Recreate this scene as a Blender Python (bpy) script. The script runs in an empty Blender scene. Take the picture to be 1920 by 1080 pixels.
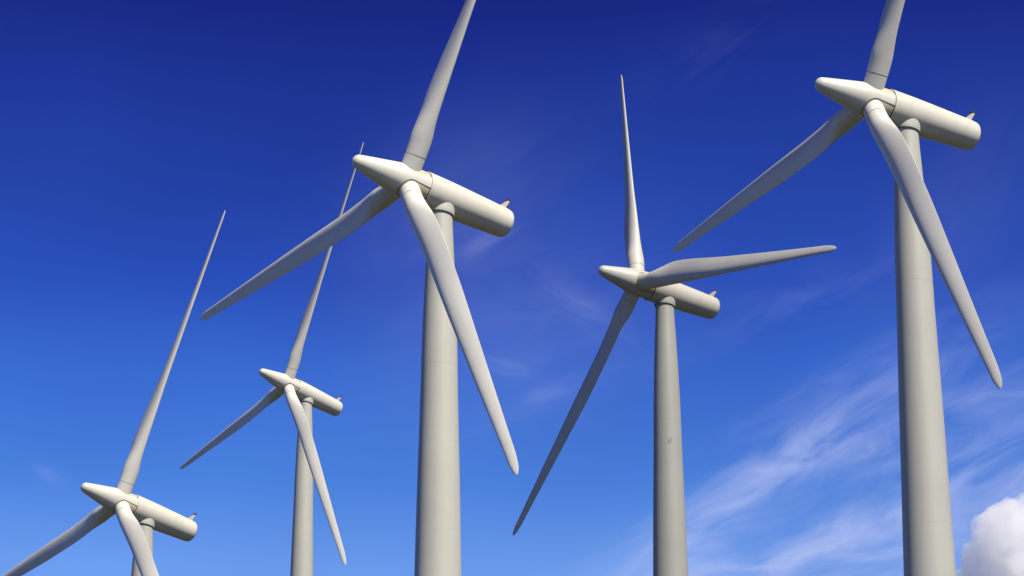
import bpy, bmesh, math, random
from mathutils import Vector, Matrix
R = math.radians
scene = bpy.context.scene

# ------------------------------------------------------------------ camera
S = 30.0                      # rotor radius in metres
EYE = Vector((0, 0, 1.7))
PITCH, ROLL, F = 0.330983, -0.001865, 5000.0     # focal length in pixels of a 1920 wide picture
cp, sp = math.cos(PITCH), math.sin(PITCH)
FW, R0, U0 = Vector((0, cp, sp)), Vector((1, 0, 0)), Vector((0, -sp, cp))
RT = math.cos(ROLL) * R0 + math.sin(ROLL) * U0
UP = -math.sin(ROLL) * R0 + math.cos(ROLL) * U0
cam_d = bpy.data.cameras.new('camera')
cam = bpy.data.objects.new('camera', cam_d)
scene.collection.objects.link(cam)
cam_d.sensor_width = 36.0
cam_d.lens = 36.0 * F / 1920.0
cam_d.clip_start = 0.5
cam_d.clip_end = 60000
m = Matrix((RT, UP, -FW)).transposed().to_4x4()
m.translation = EYE
cam.matrix_world = m
scene.camera = cam

# ------------------------------------------------------------------ sun and exposure
SUN_AZ, SUN_EL = R(35), R(50)          # azimuth measured from straight behind the camera towards the right
to_sun = Vector((math.sin(SUN_AZ) * math.cos(SUN_EL), -math.cos(SUN_AZ) * math.cos(SUN_EL), math.sin(SUN_EL)))
sd = bpy.data.lights.new('sun', 'SUN')
sd.energy = 4.9
sd.angle = R(0.53)
sd.color = (1.0, 0.93, 0.76)
sun = bpy.data.objects.new('sun', sd)
scene.collection.objects.link(sun)
sun.rotation_euler = to_sun.to_track_quat('Z', 'Y').to_euler()
scene.view_settings.view_transform = 'Standard'
scene.view_settings.look = 'None'
scene.view_settings.exposure = 0.45
scene.view_settings.gamma = 1.0
scene.view_settings.use_curve_mapping = False

scene.cycles.volume_bounces = 24
scene.cycles.max_bounces = 24
scene.cycles.diffuse_bounces = 4

# ------------------------------------------------------------------ node helpers
class NT:
    def __init__(s, tree):
        s.t = tree; s.n = tree.nodes; s.l = tree.links
    def new(s, kind, **kw):
        n = s.n.new(kind)
        for k, v in kw.items(): setattr(n, k, v)
        return n
    def put(s, sock, v):
        if isinstance(v, bpy.types.NodeSocket): s.l.new(v, sock)
        elif v is not None: sock.default_value = v
    def m(s, op, a, b=None, c=None, clamp=False):
        n = s.new('ShaderNodeMath', operation=op, use_clamp=clamp)
        s.put(n.inputs[0], a); s.put(n.inputs[1], b); s.put(n.inputs[2], c)
        return n.outputs[0]
    def sstep(s, x, lo, hi, a=0.0, b=1.0):
        n = s.new('ShaderNodeMapRange', interpolation_type='SMOOTHSTEP')
        s.put(n.inputs[0], x); s.put(n.inputs[1], lo); s.put(n.inputs[2], hi); s.put(n.inputs[3], a); s.put(n.inputs[4], b)
        return n.outputs[0]
    def mix(s, fac, a, b, blend='MIX'):
        n = s.new('ShaderNodeMix', data_type='RGBA', blend_type=blend)
        s.put(n.inputs[0], fac); s.put(n.inputs[6], a); s.put(n.inputs[7], b)
        return n.outputs[2]
    def noise(s, vec, scale, detail=4, rough=0.55, dist=0.0):
        n = s.new('ShaderNodeTexNoise')
        s.put(n.inputs['Vector'], vec); s.put(n.inputs['Scale'], scale); s.put(n.inputs['Detail'], detail)
        s.put(n.inputs['Roughness'], rough); s.put(n.inputs['Distortion'], dist)
        return n.outputs['Fac']
    def comb(s, x, y, z):
        n = s.new('ShaderNodeCombineXYZ'); s.put(n.inputs[0], x); s.put(n.inputs[1], y); s.put(n.inputs[2], z)
        return n.outputs[0]
    def sep(s, v):
        n = s.new('ShaderNodeSeparateXYZ'); s.put(n.inputs[0], v); return n.outputs

# ------------------------------------------------------------------ world: Nishita sky deepened as by a polarising filter, thin cirrus
world = bpy.data.worlds.new('World')
scene.world = world
world.use_nodes = True
w = NT(world.node_tree)
w.n.clear()
sky = w.new('ShaderNodeTexSky', sky_type='NISHITA', sun_disc=False)
sky.sun_elevation = SUN_EL
sky.sun_rotation = math.pi - SUN_AZ
sky.air_density = 1.0; sky.dust_density = 0.6; sky.ozone_density = 2.0
tc = w.new('ShaderNodeTexCoord')
dx, dy, dz = w.sep(tc.outputs['Generated'])
el = w.m('MULTIPLY', w.m('ARCSINE', w.m('MAXIMUM', w.m('MINIMUM', dz, 1.0), -1.0)), 180 / math.pi)
az = w.m('MULTIPLY', w.m('ARCTAN2', dx, dy), 180 / math.pi)
ramp = w.new('ShaderNodeValToRGB')
SKY_STOPS = [  # elevation in degrees, tint multiplied onto the sky texture
    (0, (0.36, 0.46, 0.72)),
    (8, (0.50, 0.70, 1.15)),
    (12.9, (0.6077, 0.8723, 1.4921)),
    (14.8, (0.3303, 0.6653, 1.3954)),
    (17.1, (0.2299, 0.5136, 1.3516)),
    (19, (0.1494, 0.3237, 1.1457)),
    (22.05, (0.1184, 0.2168, 0.886)),
    (23.4, (0.0977, 0.168, 0.8112)),
    (25.1, (0.0788, 0.1031, 0.6263)),
    (32, (0.0799, 0.0926, 0.5637)),
    (55, (0.0755, 0.0862, 0.5136))]
w.put(ramp.inputs[0], w.m('DIVIDE', el, 90.0))
els = ramp.color_ramp.elements
for i, (e, c) in enumerate(SKY_STOPS):
    s_ = els[i] if i < 2 else els.new(e / 90)
    s_.position = e / 90
    s_.color = (*c, 1)
SKY_GAIN = 1.0
tint = w.new('ShaderNodeVectorMath', operation='MULTIPLY')
w.put(tint.inputs[0], sky.outputs[0]); w.put(tint.inputs[1], ramp.outputs[0])
col = tint.outputs[0]
# large soft unevenness of the blue, as thin veils of moisture
base = w.comb(w.m('MULTIPLY', az, 0.11), w.m('MULTIPLY', el, 0.13), 4.6)
uneven = w.noise(base, 1.0, 2, 0.5)
col = w.mix(1.0, col, w.comb(w.m('MULTIPLY_ADD', uneven, 0.5, 0.75), w.m('MULTIPLY_ADD', uneven, 0.55, 0.72), w.m('MULTIPLY_ADD', uneven, 0.30, 0.85)), 'MULTIPLY')
# cirrus: coordinates turned so that x runs along the streaks
def band(a0, e0, ang, half_len, half_wid):
    """soft elongated patch centred on azimuth a0, elevation e0, turned by ang degrees"""
    ca, sa = math.cos(R(ang)), math.sin(R(ang))
    u = w.m('ADD', w.m('MULTIPLY', w.m('SUBTRACT', az, a0), ca), w.m('MULTIPLY', w.m('SUBTRACT', el, e0), sa))
    v = w.m('SUBTRACT', w.m('MULTIPLY', w.m('SUBTRACT', el, e0), ca), w.m('MULTIPLY', w.m('SUBTRACT', az, a0), sa))
    q = w.m('ADD', w.m('POWER', w.m('ABSOLUTE', w.m('DIVIDE', u, half_len)), 2.0), w.m('POWER', w.m('ABSOLUTE', w.m('DIVIDE', v, half_wid)), 2.0))
    return w.m('EXPONENT', w.m('MULTIPLY', q, -1.0)), u, v
def wisps(u, v, su, sv, off, detail=5, rough=0.52, dist=0.9):
    return w.noise(w.comb(w.m('MULTIPLY_ADD', u, su, off), w.m('MULTIPLY', v, sv), off * 1.7), 1.0, detail, rough, dist)
cover = None
def px(x, y):   # picture position of a patch to sky direction (degrees)
    d = (FW + (x - 960) / F * RT - (y - 540) / F * UP).normalized()
    return math.degrees(math.atan2(d.x, d.y)), math.degrees(math.asin(d.z))
PATCHES = [  # x, y in the photograph, turn, half length, half width (degrees), strength, offset
    (1500, 850, 30, 3.6, 0.55, 0.62, 3.1),
    (1290, 1010, 34, 1.7, 0.50, 0.62, 7.7),
    (1480, 1040, 14, 4.0, 0.75, 0.75, 11.3),
    (1750, 800, 18, 3.4, 0.50, 0.45, 15.9),
    (1860, 900, 22, 3.0, 1.10, 0.42, 19.2),
    (1600, 700, 24, 3.0, 0.35, 0.20, 21.2),
    (960, 690, -12, 0.6, 0.16, 0.22, 23.4),
    (1020, 740, 24, 1.6, 0.25, 0.12, 27.4),
    (1090, 580, -38, 1.2, 0.35, 0.17, 31.8),
    (910, 455, 20, 0.7, 0.30, 0.14, 36.3),
    (1330, 90, 25, 1.8, 0.5, 0.035, 40.3),
    (90, 885, -20, 0.35, 0.2, 0.13, 44.1),
    (1500, 560, 18, 2.2, 0.6, 0.08, 47.1),
    (980, 620, 10, 3.2, 2.0, 0.12, 52.6),
    (850, 380, 30, 2.4, 1.5, 0.09, 58.9),
    (1790, 420, 60, 2.4, 1.3, 0.06, 63.3),
    (1700, 1030, 12, 3.4, 0.9, 0.40, 68.2),
]
for (x, y, ang, hl, hw, st, off) in PATCHES:
    a0, e0 = px(x, y)
    b, u, v = band(a0, e0, ang, hl, hw)
    n1 = wisps(u, v, 0.42, 1.35, off)
    c = w.m('MULTIPLY', w.m('MULTIPLY', b, w.sstep(n1, *((0.30, 0.78) if hw < 1.05 or st > .3 else (-0.3, 1.1)))), st * 1.05)
    cover = c if cover is None else w.m('ADD', cover, c)
# the same thin cirrus goes on over the rest of the sky
far = wisps(az, el, 0.05, 0.16, 60.0, 5)
fine = wisps(az, el, 0.25, 0.9, 71.0, 5)
outside = w.m('MULTIPLY', w.sstep(w.m('ABSOLUTE', az), 13.0, 22.0), w.m('MULTIPLY', w.sstep(far, 0.5, 0.7), w.sstep(fine, 0.35, 0.75)))
cover = w.m('ADD', cover, w.m('MULTIPLY', outside, 0.5))
cover = w.m('MINIMUM', cover, 0.9)
cloud_col = w.new('ShaderNodeRGB'); cloud_col.outputs[0].default_value = (0.50, 0.58, 0.93, 1)
#@@STR
STRENGTH = 0.0732
gain = w.new('ShaderNodeVectorMath', operation='SCALE'); w.put(gain.inputs[0], cloud_col.outputs[0]); gain.inputs['Scale'].default_value = 0.732 / STRENGTH
col = w.mix(cover, col, gain.outputs[0])
bg = w.new('ShaderNodeBackground'); w.put(bg.inputs[0], col); bg.inputs[1].default_value = STRENGTH
wo = w.new('ShaderNodeOutputWorld'); w.l.new(bg.outputs[0], wo.inputs[0])

# ------------------------------------------------------------------ materials
def mat(name):
    m_ = bpy.data.materials.new(name); m_.use_nodes = True
    t = NT(m_.node_tree); t.n.clear()
    o = t.new('ShaderNodeOutputMaterial'); b = t.new('ShaderNodeBsdfPrincipled')
    t.l.new(b.outputs[0], o.inputs[0])
    return m_, t, b

def painted(name, base, dark, rough, streak_axis='Z', rust=None, weld=None, bump=0.02, amount=0.5):
    """weathered gloss paint: broad tone changes, run-off streaks, fine specks, optional weld lines and grease"""
    m_, t, b = mat(name)
    P = t.new('ShaderNodeTexCoord').outputs['Object']
    oi = t.new('ShaderNodeObjectInfo')
    shift = t.new('ShaderNodeVectorMath', operation='ADD'); t.put(shift.inputs[0], P)
    t.put(shift.inputs[1], t.comb(0, 0, t.m('MULTIPLY', oi.outputs['Random'], 37.0)))
    V = shift.outputs[0]
    x, y, z = t.sep(V)
    if streak_axis == 'Z': sv = t.comb(t.m('MULTIPLY', x, 4.0), t.m('MULTIPLY', y, 4.0), t.m('MULTIPLY', z, 0.12))
    else: sv = t.comb(t.m('MULTIPLY', x, 3.0), t.m('MULTIPLY', y, 0.7), t.m('MULTIPLY', z, 0.7))
    broad = t.noise(V, 0.35, 4, 0.6)
    streak = t.noise(sv, 1.0, 5, 0.6)
    speck = t.noise(V, 2.2, 4, 0.6)
    f = t.m('ADD', t.m('MULTIPLY', t.sstep(broad, 0.35, 0.75), 0.45), t.m('MULTIPLY', t.sstep(streak, 0.45, 0.8), 0.55))
    f = t.m('ADD', f, t.m('MULTIPLY', t.sstep(speck, 0.55, 0.8), 0.25))
    f = t.m('MULTIPLY', f, amount)
    c = t.mix(f, (*base, 1), (*dark, 1))
    tone = t.new('ShaderNodeMix', data_type='RGBA', blend_type='MULTIPLY')       # each machine has weathered to its own tone
    t.put(tone.inputs[0], 1.0); t.put(tone.inputs[6], c); t.put(tone.inputs[7], oi.outputs['Color'])
    c = tone.outputs[2]
    if weld:
        lx, ly, lz = t.sep(P)
        k = t.m('ABSOLUTE', t.m('SUBTRACT', t.m('FRACT', t.m('DIVIDE', lz, weld)), 0.5))
        line = t.m('MULTIPLY', t.m('SUBTRACT', 1.0, t.sstep(k, 0.004, 0.012)), 0.06)
        c = t.mix(line, c, (dark[0] * 0.55, dark[1] * 0.55, dark[2] * 0.5, 1))
    if rust:
        lx, ly, lz = t.sep(P)
        rx, spread, colr, s_ = rust
        g = t.m('EXPONENT', t.m('MULTIPLY', t.m('POWER', t.m('DIVIDE', t.m('SUBTRACT', lx, rx), spread), 2.0), -1.0))
        low = t.sstep(lz, 0.45, -1.0)
        g = t.m('MULTIPLY', t.m('MULTIPLY', g, low), t.sstep(t.noise(V, 2.3, 5, 0.65), 0.38, 0.72))
        c = t.mix(t.m('MULTIPLY', g, s_), c, (*colr, 1))
    t.put(b.inputs['Base Color'], c)
    t.put(b.inputs['Roughness'], t.m('ADD', rough, t.m('MULTIPLY', speck, 0.15)))
    b.inputs['Specular IOR Level'].default_value = 0.4
    if bump:
        bp = t.new('ShaderNodeBump'); bp.inputs['Strength'].default_value = 0.2; bp.inputs['Distance'].default_value = bump
        t.put(bp.inputs['Height'], t.noise(V, 0.9, 1, 0.5)); t.put(b.inputs['Normal'], bp.outputs[0])
    return m_
M_TOWER = painted('tower_paint', (0.415, 0.412, 0.375), (0.33, 0.33, 0.295), 0.42, weld=3.1, amount=0.45)
M_NAC = painted('nacelle_paint', (0.600, 0.581, 0.510), (0.413, 0.390, 0.323), 0.36, 'X', rust=(-1.5, 0.9, (0.42, 0.30, 0.12), 0.4), bump=0.012)
M_SPIN = painted('spinner_paint', (0.600, 0.585, 0.525), (0.435, 0.420, 0.360), 0.33, 'X', bump=0.012, amount=0.35)
M_BLADE = painted('blade_gelcoat', (0.665, 0.65, 0.60), (0.50, 0.49, 0.445), 0.32, amount=0.55, bump=0)
M_COLLAR = painted('collar_paint', (0.495, 0.488, 0.427), (0.375, 0.367, 0.315), 0.4, amount=0.4)
M_HUB = painted('hub_casting', (0.54, 0.48, 0.35), (0.36, 0.25, 0.11), 0.45, amount=0.9)
M_MAST = painted('mast_paint', (0.413, 0.352, 0.255), (0.270, 0.225, 0.150), 0.5, amount=0.6)
def plain(name, c, rough, metal=0.0):
    m_, t, b = mat(name)
    P = t.new('ShaderNodeTexCoord').outputs['Object']
    t.put(b.inputs['Base Color'], t.mix(t.noise(P, 6.0, 4), (*c, 1), (*[k * 0.6 for k in c], 1)))
    b.inputs['Roughness'].default_value = rough; b.inputs['Metallic'].default_value = metal
    return m_
M_DARK = plain('black_rubber', (0.02, 0.02, 0.02), 0.7)
M_SENSOR = plain('sensor_plastic', (0.035, 0.045, 0.06), 0.4)
M_MARK = plain('faded_grey_lettering', (0.345, 0.35, 0.34), 0.6)
M_CONC = plain('foundation_concrete', (0.36, 0.35, 0.32), 0.9)

def grass_material():
    m_, t, b = mat('moorland_heather_and_grass')
    P = t.new('ShaderNodeTexCoord').outputs['Object']
    a = t.noise(P, 0.02, 6, 0.6); f = t.noise(P, 0.9, 8, 0.7)
    c = t.mix(t.sstep(a, 0.35, 0.65), (0.022, 0.026, 0.012, 1), (0.034, 0.028, 0.018, 1))
    c = t.mix(t.sstep(f, 0.4, 0.7), c, (0.026, 0.032, 0.013, 1))
    t.put(b.inputs['Base Color'], c); b.inputs['Roughness'].default_value = 0.95
    bp = t.new('ShaderNodeBump'); bp.inputs['Distance'].default_value = 0.3
    t.put(bp.inputs['Height'], f); t.put(b.inputs['Normal'], bp.outputs[0])
    return m_
M_GRASS = grass_material()

# ------------------------------------------------------------------ mesh helpers
def finish(name, bm, material, smooth=True, sharp=35):
    bmesh.ops.recalc_face_normals(bm, faces=bm.faces)
    me = bpy.data.meshes.new(name)
    if smooth:
        for f in bm.faces: f.smooth = True
        for e in bm.edges:
            if len(e.link_faces) == 2 and e.calc_face_angle(0) > R(sharp): e.smooth = False
    bm.to_mesh(me); bm.free()
    me.materials.append(material)
    return me
def lathe(name, prof, material, seg=96, axis='Z', cap=True):
    """prof: list of (position along the axis, radius)"""
    bm = bmesh.new(); rings = []
    for s_, r in prof:
        ring = []
        for i in range(seg):
            a = 2 * math.pi * i / seg
            c, d = r * math.cos(a), r * math.sin(a)
            ring.append(bm.verts.new((c, d, s_) if axis == 'Z' else (s_, c, d)))
        rings.append(ring)
    for A, B in zip(rings, rings[1:]):
        for i in range(seg):
            bm.faces.new((A[i], A[(i + 1) % seg], B[(i + 1) % seg], B[i]))
    if cap:
        bm.faces.new(rings[0]); bm.faces.new(rings[-1])
    return finish(name, bm, material)
def smooth_interp(pts, x):
    """monotone-ish cubic (Catmull-Rom) through (x, y) points"""
    n = len(pts)
    if x <= pts[0][0]: return pts[0][1]
    if x >= pts[-1][0]: return pts[-1][1]
    for i in range(n - 1):
        if x <= pts[i + 1][0]: break
    x0, y0 = pts[i]; x1, y1 = pts[i + 1]
    def slope(j):
        if j == 0 or j == n - 1: return None
        return (pts[j + 1][1] - pts[j - 1][1]) / (pts[j + 1][0] - pts[j - 1][0])
    h = x1 - x0; d = (y1 - y0) / h
    s0 = slope(i); s1 = slope(i + 1)
    s0 = d if s0 is None else s0; s1 = d if s1 is None else s1
    t = (x - x0) / h
    return (2*t**3 - 3*t*t + 1) * y0 + (t**3 - 2*t*t + t) * h * s0 + (-2*t**3 + 3*t*t) * y1 + (t**3 - t*t) * h * s1

# ------------------------------------------------------------------ turbine part meshes (metres)
H = 2.10 * S                                   # rotor axis above the foot of the tower
TR = [(0.03, .0277), (0.08, .0291), (0.17, .0336), (0.35, .0405), (0.50, .0435), (0.70, .0485), (0.90, .0525), (1.10, .0570), (1.6, .068), (2.10, .079)]
def tower_r(z): return S * smooth_interp(TR, (H - z) / S)
SECT = [0.0, H - 1.55 * S, H - 0.985 * S, H - 0.42 * S, H - 0.035 * S]
def tower_section(z0, z1):
    prof = []; n = 22
    for i in range(n + 1):
        z = z0 + (z1 - z0) * i / n
        r = tower_r(z)
        if i == 0: prof += [(z + .001, r - .004), (z + .005, r)]
        elif i == n: prof += [(z - .005, r), (z - .001, r - .004)]
        else: prof.append((z, r))
    return lathe('tower_section', prof, M_TOWER, 128)
ME_SECT = [tower_section(a, b) for a, b in zip(SECT, SECT[1:])]

# nacelle: x runs along the rotor shaft towards the nose, z up
JX = -0.0445 * S
def nac_r(s_): return S * smooth_interp([(-0.31, .0338), (-0.27, .0358), (-0.158, .0405), (-0.10, .0424), (-0.045, .0430)], s_)
ENDX = -0.2880
def nacelle():
    prof = []
    for k in range(11):                       # rounded rear end
        a = math.pi / 2 * k / 10
        rr = .0125
        prof.append(((ENDX + rr * (1 - math.sin(a))) * S, nac_r(ENDX) - rr * S * (1 - math.cos(a))))
    prof = prof[::-1]
    prof.insert(0, (ENDX * S - 0.02, nac_r(ENDX) * 0.35))
    for i in range(1, 30):
        s_ = ENDX + .0125 + (-.0460 - ENDX - .0125) * i / 29
        prof.append((s_ * S, nac_r(s_)))
    prof += [(-.0454 * S, nac_r(-.0454) - .03), (-.0450 * S, nac_r(-.045) - .12)]
    return lathe('nacelle', prof, M_NAC, 128, 'X')
ME_NAC = nacelle()

# spinner with a U-shaped pocket at every blade root
def spinner():
    prof = [(-.0445, .0400), (-.0443, .0417)]
    body = [(-.040, .0418), (-.02, .0413), (0.0, .0405), (.012, .0397), (.024, .0384), (.036, .0362), (.052, .0330), (.075, .0284), (.10, .0233), (.122, .0188)]
    for i in range(50):
        s_ = -.040 + (.122 + .040) * i / 49
        prof.append((s_, smooth_interp(body, s_)))
    rc, sc = .0172, .1275
    for k in range(1, 12):
        a = R(12) + (math.pi / 2 - R(12)) * k / 11
        prof.append((sc + rc * math.sin(a), rc * math.cos(a) + (.00001 if k == 11 else 0)))
    return lathe('spinner', [(a * S, b * S) for a, b in prof], M_SPIN, 128, 'X')
def slot_cutter():
    bm = bmesh.new()
    hr, back, lo, hi = .0286 * S, -.060 * S, .0190 * S, .06 * S
    for k in range(3):
        out = [(back, -hr * .93), (0, -hr)] + [(hr * math.sin(a), -hr * math.cos(a)) for a in [math.pi * i / 40 for i in range(1, 40)]] + [(0, hr), (back, hr * .93)]
        rot = Matrix.Rotation(-k * 2 * math.pi / 3, 4, 'X')      # pocket k lies at cos(t) z + sin(t) y
        A = [bm.verts.new(rot @ Vector((x, y, lo))) for x, y in out]
        B = [bm.verts.new(rot @ Vector((x, y, hi))) for x, y in out]
        bm.faces.new(A[::-1]); bm.faces.new(B)
        for i in range(len(out)):
            j = (i + 1) % len(out)
            bm.faces.new((A[i], A[j], B[j], B[i]))
    return finish('cutter', bm, M_DARK, smooth=False)
def carve():
    a = bpy.data.objects.new('spinner', spinner()); c = bpy.data.objects.new('cutter', slot_cutter())
    scene.collection.objects.link(a); scene.collection.objects.link(c)
    md = a.modifiers.new('cut', 'BOOLEAN'); md.object = c; md.operation = 'DIFFERENCE'; md.solver = 'EXACT'
    if hasattr(md, 'material_mode'): md.material_mode = 'TRANSFER'
    dg = bpy.context.evaluated_depsgraph_get()
    me = bpy.data.meshes.new_from_object(a.evaluated_get(dg))
    bpy.data.objects.remove(a); bpy.data.objects.remove(c)
    bm = bmesh.new(); bm.from_mesh(me)
    for f in bm.faces: f.smooth = True
    for e in bm.edges:
        if len(e.link_faces) == 2: e.smooth = e.calc_face_angle(0) < R(30)
    bm.to_mesh(me); bm.free(); me.name = 'spinner'
    return me
ME_SPIN = carve()
ME_HUBC = lathe('hub_casting', [(-.0445 * S, .0380 * S), (-.0440 * S, .0401 * S), (-.02 * S, .0399 * S), (.0 * S, .0392 * S), (.012 * S, .0384 * S), (.024 * S, .0371 * S), (.0295 * S, .0358 * S), (.031 * S, .030 * S)], M_HUB, 96, 'X')

# thin dark gap ring between spinner and nacelle
ME_SEAL = lathe('seal', [(-.0462 * S, .0400 * S), (-.0460 * S, .0411 * S), (-.0436 * S, .0410 * S), (-.0434 * S, .0395 * S)], M_DARK, 96, 'X')

# blade: z runs from hub centre to tip, +y is the trailing side
CH = [(.064, .0500), (.085, .0510), (.11, .0560), (.14, .0640), (.17, .0700), (.205, .0728), (.28, .0710), (.36, .0655), (.47, .0580), (.66, .0450), (.85, .0320), (.94, .0262), (.96, .0245), (1.0, .0215)]
TH = [(.064, 1.0), (.085, 1.0), (.11, .93), (.14, .70), (.17, .52), (.21, .42), (.28, .33), (.36, .285), (.5, .26), (.7, .25), (1.0, .24)]
TW = [(.064, 0), (.12, -4), (.19, -5), (.30, -1), (.45, 7), (1.0, 11)]
def airfoil(t):                                 # closed outline, t in [0, 1), starts at the trailing edge
    a = 2 * math.pi * t
    x = 0.5 * (1 + math.cos(a))                 # 1 at the trailing edge, 0 at the nose
    yt = 5 * (0.2969 * math.sqrt(max(x, 0)) - 0.1260 * x - 0.3516 * x * x + 0.2843 * x ** 3 - 0.1015 * x ** 4)
    return x, (yt + .012 * x) * (1 if a < math.pi else -0.72) + .04 * math.sin(math.pi * x)
def blade():
    bm = bmesh.new(); N = 88; rings = []
    zs = [.0648 + (.30 - .0648) * i / 34 for i in range(35)] + [.30 + (.96 - .30) * i / 44 for i in range(1, 45)] + [.965, .97, .975, .98, .985, .989, .993, .996, .9985, 1.0]
    for z in zs:
        c = smooth_interp(CH, z); th = smooth_interp(TH, z); tw = R(smooth_interp(TW, z))
        le = -(.0255 - .0150 * max(0, (z - .10) / .86) ** 1.5) 
        if z > .95:                               # rounded tip
            c *= max(.10, math.sqrt(max(0, 1 - ((z - .95) / .05) ** 2.6)))
            le = -.0116 + .0252 * .42 - .42 * c
        blend = min(1, max(0, (z - .085) / .105)); blend = blend * blend * (3 - 2 * blend)
        ring = []
        for i in range(N):
            t = i / N
            ax, ay = airfoil(t)
            ca = 2 * math.pi * t
            cx, cy = .5 * (1 + math.cos(ca)), .5 * math.sin(ca)
            x = ax * blend + cx * (1 - blend); y = ay * th * blend + cy * th * (1 - blend)
            yy = le + c * x; xx = -c * y
            Y = (yy * math.cos(tw) - xx * math.sin(tw)); X = (yy * math.sin(tw) + xx * math.cos(tw))
            ring.append(bm.verts.new((-X * S if False else X * S, Y * S, z * S)))
        rings.append(ring)
    for A, B in zip(rings, rings[1:]):
        for i in range(N):
            bm.faces.new((A[i], A[(i + 1) % N], B[(i + 1) % N], B[i]))
    bm.faces.new(rings[0]); bm.faces.new(rings[-1])
    return finish('blade', bm, M_BLADE, sharp=50)
ME_BLADE = blade()
ME_ROOT = lathe('blade_root', [(.012 * S, .0245 * S), (.0626 * S, .0250 * S), (.0634 * S, .0250 * S), (.0637 * S, .0246 * S)], M_BLADE, 72)
ME_GAP = lathe('root_joint', [(.0630 * S, .0238 * S), (.0632 * S, .0244 * S), (.0650 * S, .0244 * S), (.0652 * S, .0238 * S)], M_DARK, 72)

# collar under the nacelle (square to the shaft) and its seal
OH = 0.0991 * S
ME_COLLAR = lathe('yaw_collar', [(-.008 * S, .0355 * S), (-.024 * S, .0345 * S), (-.038 * S, .0330 * S), (-.0468 * S, .0325 * S), (-.0474 * S, .0322 * S), (-.0472 * S, .0300 * S), (-.0380 * S, .0298 * S)], M_COLLAR, 112)
ME_YSEAL = lathe('yaw_bearing', [(-.034 * S, .0295 * S), (-.0466 * S, .0293 * S), (-.0472 * S, .0280 * S)], M_DARK, 96)

# wind sensor fin at the rear of the nacelle roof
def fin():
    bm = bmesh.new()
    pts = [((-.010, .0), (.009, .0)), ((-.0165, .5), (-.004, .5)), ((-.0235, 1.0), (-.0160, 1.0))]
    hw = [.0062, .0048, .0032]; hgt = .0255
    rings = []
    for ((x0, f), (x1, _)), wd in zip(pts, hw):
        z = f * hgt
        rings.append([bm.verts.new(Vector(p) * S) for p in ((x0, -wd, z), (x1, -wd, z), (x1, wd, z), (x0, wd, z))])
    for A, B in zip(rings, rings[1:]):
        for i in range(4): bm.faces.new((A[i], A[(i + 1) % 4], B[(i + 1) % 4], B[i]))
    bm.faces.new(rings[0]); bm.faces.new(rings[-1])
    bmesh.ops.bevel(bm, geom=bm.edges[:], offset=.02, segments=2, affect='EDGES')
    return finish('sensor_fin', bm, M_MAST, sharp=40)
ME_FIN = fin()
def box(bm, c, d, rot=None):
    r = bmesh.ops.create_cube(bm, size=1.0)
    mm = Matrix.Translation(c) @ (rot or Matrix()) @ Matrix.Diagonal((*d, 1))
    bmesh.ops.transform(bm, matrix=mm, verts=r['verts'])
def tube(bm, a, b, r0, r1=None, seg=10):
    a, b = Vector(a), Vector(b); d = b - a
    q = d.to_track_quat('Z', 'Y').to_matrix().to_4x4()
    bmesh.ops.create_cone(bm, cap_ends=True, segments=seg, radius1=r0, radius2=r1 if r1 is not None else r0, depth=d.length, matrix=Matrix.Translation((a + b) / 2) @ q)
def anemometer():
    bm = bmesh.new()
    top = Vector((-.0198 * S, 0, .0255 * S))
    box(bm, top + Vector((0, 0, .03)), (.34, .22, .08))
    tube(bm, top + Vector((-.08, 0, .05)), top + Vector((-.08, 0, .24)), .018)
    for k in range(3):
        a = k * 2.094
        e = top + Vector((-.08 + .09 * math.cos(a), .09 * math.sin(a), .23))
        tube(bm, top + Vector((-.08, 0, .23)), e, .008)
        bmesh.ops.create_uvsphere(bm, u_segments=10, v_segments=6, radius=.032, matrix=Matrix.Translation(e))
    tube(bm, top + Vector((.09, 0, .05)), top + Vector((.09, 0, .15)), .022, .016)
    box(bm, top + Vector((.06, 0, .15)), (.20, .015, .06))
    return finish('wind_sensor', bm, M_SENSOR, sharp=30)
ME_ANEM = anemometer()
# low dark grab lip in front of the fin
def lip():
    bm = bmesh.new()
    box(bm, Vector((.001 * S, 0, -.02)), (.085 * S, .022 * S, .10))
    bmesh.ops.bevel(bm, geom=bm.edges[:], offset=.025, segments=2, affect='EDGES')
    return finish('hatch', bm, M_NAC, sharp=40)
ME_HATCH = lip()
ME_PLINTH = lathe('foundation', [(-1.5, 5.2), (0.10, 5.2), (0.25, 5.05), (0.30, 3.2)], M_CONC, 64)
def door():
    bm = bmesh.new()
    box(bm, Vector((0, 0, 1.3)), (.95, .10, 2.1))
    bmesh.ops.bevel(bm, geom=bm.edges[:], offset=.03, segments=2, affect='EDGES')
    return finish('door', bm, M_NAC, sharp=40)
ME_DOOR = door()

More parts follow.
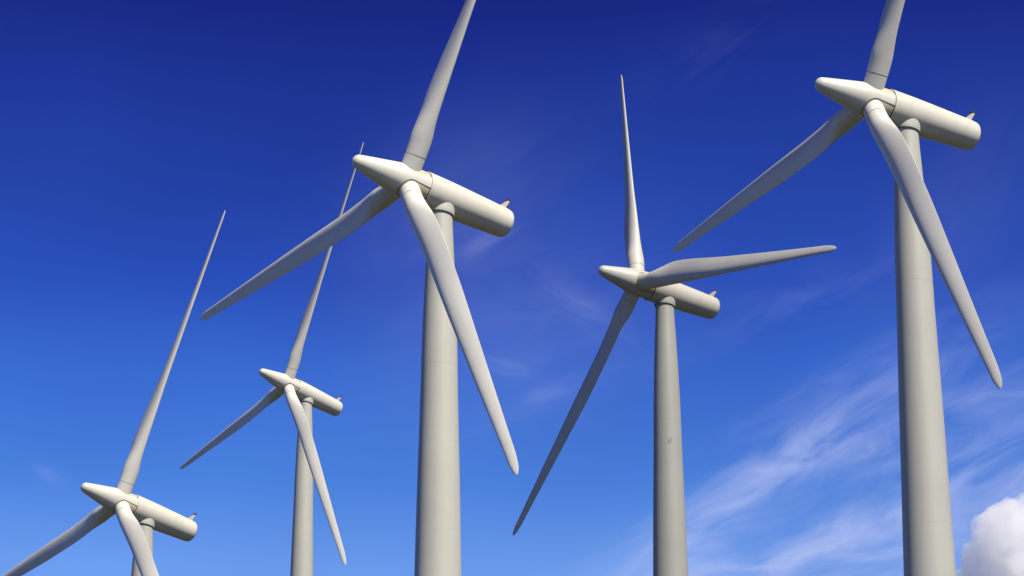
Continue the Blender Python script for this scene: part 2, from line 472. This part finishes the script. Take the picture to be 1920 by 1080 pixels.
# ------------------------------------------------------------------ placing the five machines
# picture position of the hub and depth fix the place; then heading, shaft tilt, rotor angle,
# nose and tail stretch, and for every blade: flap angle, lead angle, length
Q = [
 [224.44557, 941.24226, 2.15246, 0.70078, 0.19758, 0.32138, 0.01755, 0.00357, 0.04761, -0.00479, 0.01519, -0.00997, 0.00086, 0.00519, 0.00284, 0.00393, -0.00444],
 [538.39731, 720.43469, 2.40716, 0.68638, 0.22628, 0.42226, -0.01884, -0.0478, 0.15611, -0.01775, 0.05865, -0.06532, 0.03258, 0.08241, -0.12067, -0.01483, -0.00899],
 [761.08364, 340.97578, 1.82406, 0.62747, 0.14857, 0.45769, 0.02379, 0.02234, 0.04239, -0.00527, 0.00182, -0.02019, 0.00225, 0.01276, -0.01378, 0.00302, -0.00749],
 [1195.37327, 530.0, 2.10464, 0.51955, 0.13789, -0.3454, -0.03173, 0.00206, -0.03744, -0.02797, -0.06097, -0.03151, 0.01036, 0.00483, 0.0184, 0.01761, -0.0896],
 [1630.00244, 189.47933, 1.81638, 0.4614, 0.12932, 0.48091, 0.00924, 0.01983, 0.05688, -0.00803, -0.00419, -0.00859, 0.00336, 0.00913, -0.031, 0.00467, -0.01428]]
CONE = -0.014242
GIRTH = [1.0, 0.93, 1.0, 1.0, 1.0]             # radial size
DROP = [0, 0, 0, 0, 0]
LABEL = [
 'white wind turbine in the lower left corner with the lowest hub of all',
 'smallest white wind turbine, its upright blade passing behind a bigger turbine',
 'big white wind turbine left of the middle, its left blade crossing a smaller turbine',
 'white wind turbine with one blade straight up and one pointing right',
 'rightmost white wind turbine with a thick tower and the highest hub']
MW = {}
def add(name, me, parent, mw):
    o = bpy.data.objects.new(name, me)
    scene.collection.objects.link(o)
    o.parent = parent
    o.matrix_basis = MW[parent.name].inverted() @ mw
    MW[o.name] = mw
    o.color = TONE
    return o
FEET = []
def frame(ax, ay, az_, loc, sc=(1, 1, 1)):
    m_ = Matrix((ax * sc[0], ay * sc[1], az_ * sc[2])).transposed().to_4x4()
    m_.translation = loc
    return m_
for i, q in enumerate(Q):
    TONE = [(.96, .96, .95, 1), (.97, .97, .96, 1), (1.05, 1.05, 1.04, 1), (.75, .75, .75, 1), (.97, .97, .97, 1)][i]
    hub = EYE + math.exp(q[2]) * S * ((q[0] - 960) / F * RT - (q[1] - 540) / F * UP + FW)
    yaw, tilt, ph = q[3], q[4], q[5]
    g = GIRTH[i]
    a = Vector((-math.cos(yaw) * math.cos(tilt), -math.sin(yaw) * math.cos(tilt), math.sin(tilt)))
    h = Vector((0, 0, 1)).cross(a).normalized()
    v = a.cross(h)
    axis = hub - a * OH
    foot = Vector((axis.x, axis.y, axis.z - H))
    FEET.append(foot)
    root = bpy.data.objects.new('wind_turbine', None)
    scene.collection.objects.link(root)
    rz = Matrix.Rotation(math.atan2(a.y, a.x), 4, 'Z')
    mw = Matrix.Translation(foot) @ rz
    root.matrix_basis = mw; MW[root.name] = mw
    root['label'] = LABEL[i]; root['category'] = 'wind turbine'; root['group'] = 'white wind turbines against the blue sky'
    tm = mw @ Matrix.Diagonal((g, g, 1, 1))
    for me in ME_SECT: add('tower_section', me, root, tm)
    dm = mw @ Matrix.Translation((0, -tower_r(1.5) * g - .01, .3))
    dr = add('door', ME_DOOR, root, dm)
    add('foundation', ME_PLINTH, root, mw)
    if i == 3:                                   # small faded marking on the tower
        zc = H - .488 * S
        tc_ = Vector((EYE.x - foot.x, EYE.y - foot.y, 0)).normalized()
        tc_ = Matrix.Rotation(R(11), 3, 'Z') @ tc_
        side = Vector((0, 0, 1)).cross(tc_)
        bm = bmesh.new()
        for (x0, z0, w_, h_) in [(-.17, .10, .04, .22), (-.03, .10, .04, .22), (.04, .00, .11, .03), (.04, .19, .11, .03), (.12, .10, .04, .22), (-.10, -.10, .26, .035), (-.02, -.24, .34, .035), (-.16, -.10, .05, .05)]:
            box(bm, Vector((x0, 0, z0)), (w_, .03, h_))
        rr_ = tower_r(zc) + .004
        add('marking', finish('marking', bm, M_MARK, smooth=False), root, frame(side, -tc_, Vector((0, 0, 1)), foot + Vector((0, 0, zc)) + tc_ * rr_))
    # nacelle group
    st = math.exp(q[7]); sn = math.exp(q[6])
    up = v
    left = up.cross(a)                          # y of the nacelle frame
    na = add('nacelle', ME_NAC, root, frame(a, left, up, hub, (st, g, g)))
    add('seal', ME_SEAL, na, frame(a, left, up, hub, (st, g, g)))
    cc = axis + (v - Vector((0, 0, 1))) * (.044 * S)          # square to the shaft, centred on the tower at its rim
    co = add('yaw_collar', ME_COLLAR, root, frame(a, left, up, cc, (g, g, g)))
    add('yaw_bearing', ME_YSEAL, co, frame(a, left, up, cc, (g, g, g)))
    fx = -.262 * st * S
    fm = frame(a, left, up, hub + a * fx + up * (nac_r(-.262) * g - .05), (g, g, g))
    fo = add('sensor_fin', ME_FIN, root, fm)
    add('wind_sensor', ME_ANEM, fo, fm)
    # rotor
    d0 = math.cos(ph) * v + math.sin(ph) * h
    sp_ = add('spinner', ME_SPIN, root, frame(a, d0.cross(a), d0, hub, (sn, g, g)))
    add('hub_casting', ME_HUBC, sp_, frame(a, d0.cross(a), d0, hub, (sn, g, g)))
    for k in range(3):
        dc, dp, dl = q[8 + 3 * k: 11 + 3 * k]
        t = ph + k * 2 * math.pi / 3 + dp; cone = CONE + dc
        d = (math.cos(t) * v + math.sin(t) * h) * math.cos(cone) + a * math.sin(cone)
        d.normalize()
        tan = a.cross(d).normalized(); an = d.cross(tan)
        bmw = frame(-an, tan, d, hub, (g, g, math.exp(dl)))
        b_ = add('blade', ME_BLADE, root, bmw)
        add('blade_root', ME_ROOT, b_, frame(-an, tan, d, hub, (g, g, math.exp(dl))))
        add('root_joint', ME_GAP, b_, frame(-an, tan, d, hub, (g, g, math.exp(dl))))

# ------------------------------------------------------------------ ground: rolling meadow that carries every tower foot
CTRL = [(f.x, f.y, f.z - 0.12) for f in FEET] + [(0, 0, 0.0)]
def rbf(x, y):
    num = den = 0.0
    for (cx, cy, cz) in CTRL:
        d2 = ((x - cx) ** 2 + (y - cy) ** 2)
        wt = 1.0 / (d2 + 4.0) ** 1.25
        num += wt * cz; den += wt
    roll = 5.0 * math.sin(x / 210.0 + 1.3) * math.sin(y / 260.0)
    near = min(((x - c[0]) ** 2 + (y - c[1]) ** 2) for c in CTRL)
    k = 1 - math.exp(-near / 160.0 ** 2)
    return num / den + (roll - roll * 0) * k
def ground():
    bm = bmesh.new()
    def axis_pts(lo, hi, fine_lo, fine_hi, step):
        p = []
        x = fine_lo
        while x <= fine_hi: p.append(x); x += step
        s_ = step; x = fine_hi
        while x < hi: s_ *= 1.22; x += s_; p.append(x)
        s_ = step; x = fine_lo
        while x > lo: s_ *= 1.22; x -= s_; p.insert(0, x)
        return p
    xs = axis_pts(-9000, 9000, -140, 140, 5.0); ys = axis_pts(-9000, 9000, -40, 400, 5.0)
    grid = [[bm.verts.new((x, y, rbf(x, y))) for x in xs] for y in ys]
    for j in range(len(ys) - 1):
        for i in range(len(xs) - 1):
            bm.faces.new((grid[j][i], grid[j][i + 1], grid[j + 1][i + 1], grid[j + 1][i]))
    me = finish('ground', bm, M_GRASS)
    o = bpy.data.objects.new('ground', me); scene.collection.objects.link(o)
    o['kind'] = 'structure'
    return o
ground()

# ------------------------------------------------------------------ cumulus cloud, six kilometres off
def cloud():
    rng = random.Random(5)
    d = (FW + (1935 - 960) / F * RT - (1057 - 540) / F * UP)
    D = 6000.0
    c = EYE + d * D
    u = D / F                                      # metres per pixel of the photograph at the cloud
    lobes = [(0, 0, 105), (-42, 70, 62), (-8, 92, 48), (-78, 20, 52), (-92, -35, 55), (60, 40, 95), (30, -60, 110), (-60, -85, 70), (130, -10, 100), (110, 80, 60), (200, -40, 80), (-30, 30, 80)]
    bm = bmesh.new()
    for (x, y, r) in lobes:
        for k in range(1):
            bmesh.ops.create_icosphere(bm, subdivisions=3, radius=r * u, matrix=Matrix.Translation((x * u, rng.uniform(-50, 50) * u, y * u)))
    me = bpy.data.meshes.new('cloud'); bm.to_mesh(me); bm.free()
    o = bpy.data.objects.new('cloud', me); scene.collection.objects.link(o)
    rm = o.modifiers.new('union', 'REMESH'); rm.mode = 'VOXEL'; rm.voxel_size = 7 * u
    dg = bpy.context.evaluated_depsgraph_get()
    me2 = bpy.data.meshes.new_from_object(o.evaluated_get(dg))
    o.modifiers.clear(); o.data = me2; me2.name = 'cloud'
    from mathutils import noise as mn
    for v_ in me2.vertices:                         # billows
        p = v_.co / (u * 34)
        n_ = mn.fractal(p, 0.9, 2.1, 5)
        v_.co += v_.normal * n_ * 15 * u
    for p in me2.polygons: p.use_smooth = True
    o.location = c
    m_ = bpy.data.materials.new('cloud_vapour'); m_.use_nodes = True
    t = NT(m_.node_tree); t.n.clear()
    out = t.new('ShaderNodeOutputMaterial'); pv = t.new('ShaderNodeVolumePrincipled')
    pv.inputs['Color'].default_value = (0.98, 0.98, 1.0, 1)
    pv.inputs['Anisotropy'].default_value = 0.1
    P = t.new('ShaderNodeTexCoord').outputs['Object']
    n_ = t.noise(P, 1 / (38 * u), 5, 0.62)
    t.put(pv.inputs['Density'], t.m('MULTIPLY', t.sstep(n_, 0.34, 0.60), 0.022))
    t.l.new(pv.outputs[0], out.inputs['Volume'])
    m_.cycles.volume_step_rate = 1.0
    me2.materials.append(m_)
    o['label'] = 'puffy white cloud in the bottom right corner of the blue sky'; o['category'] = 'cloud'
cloud()
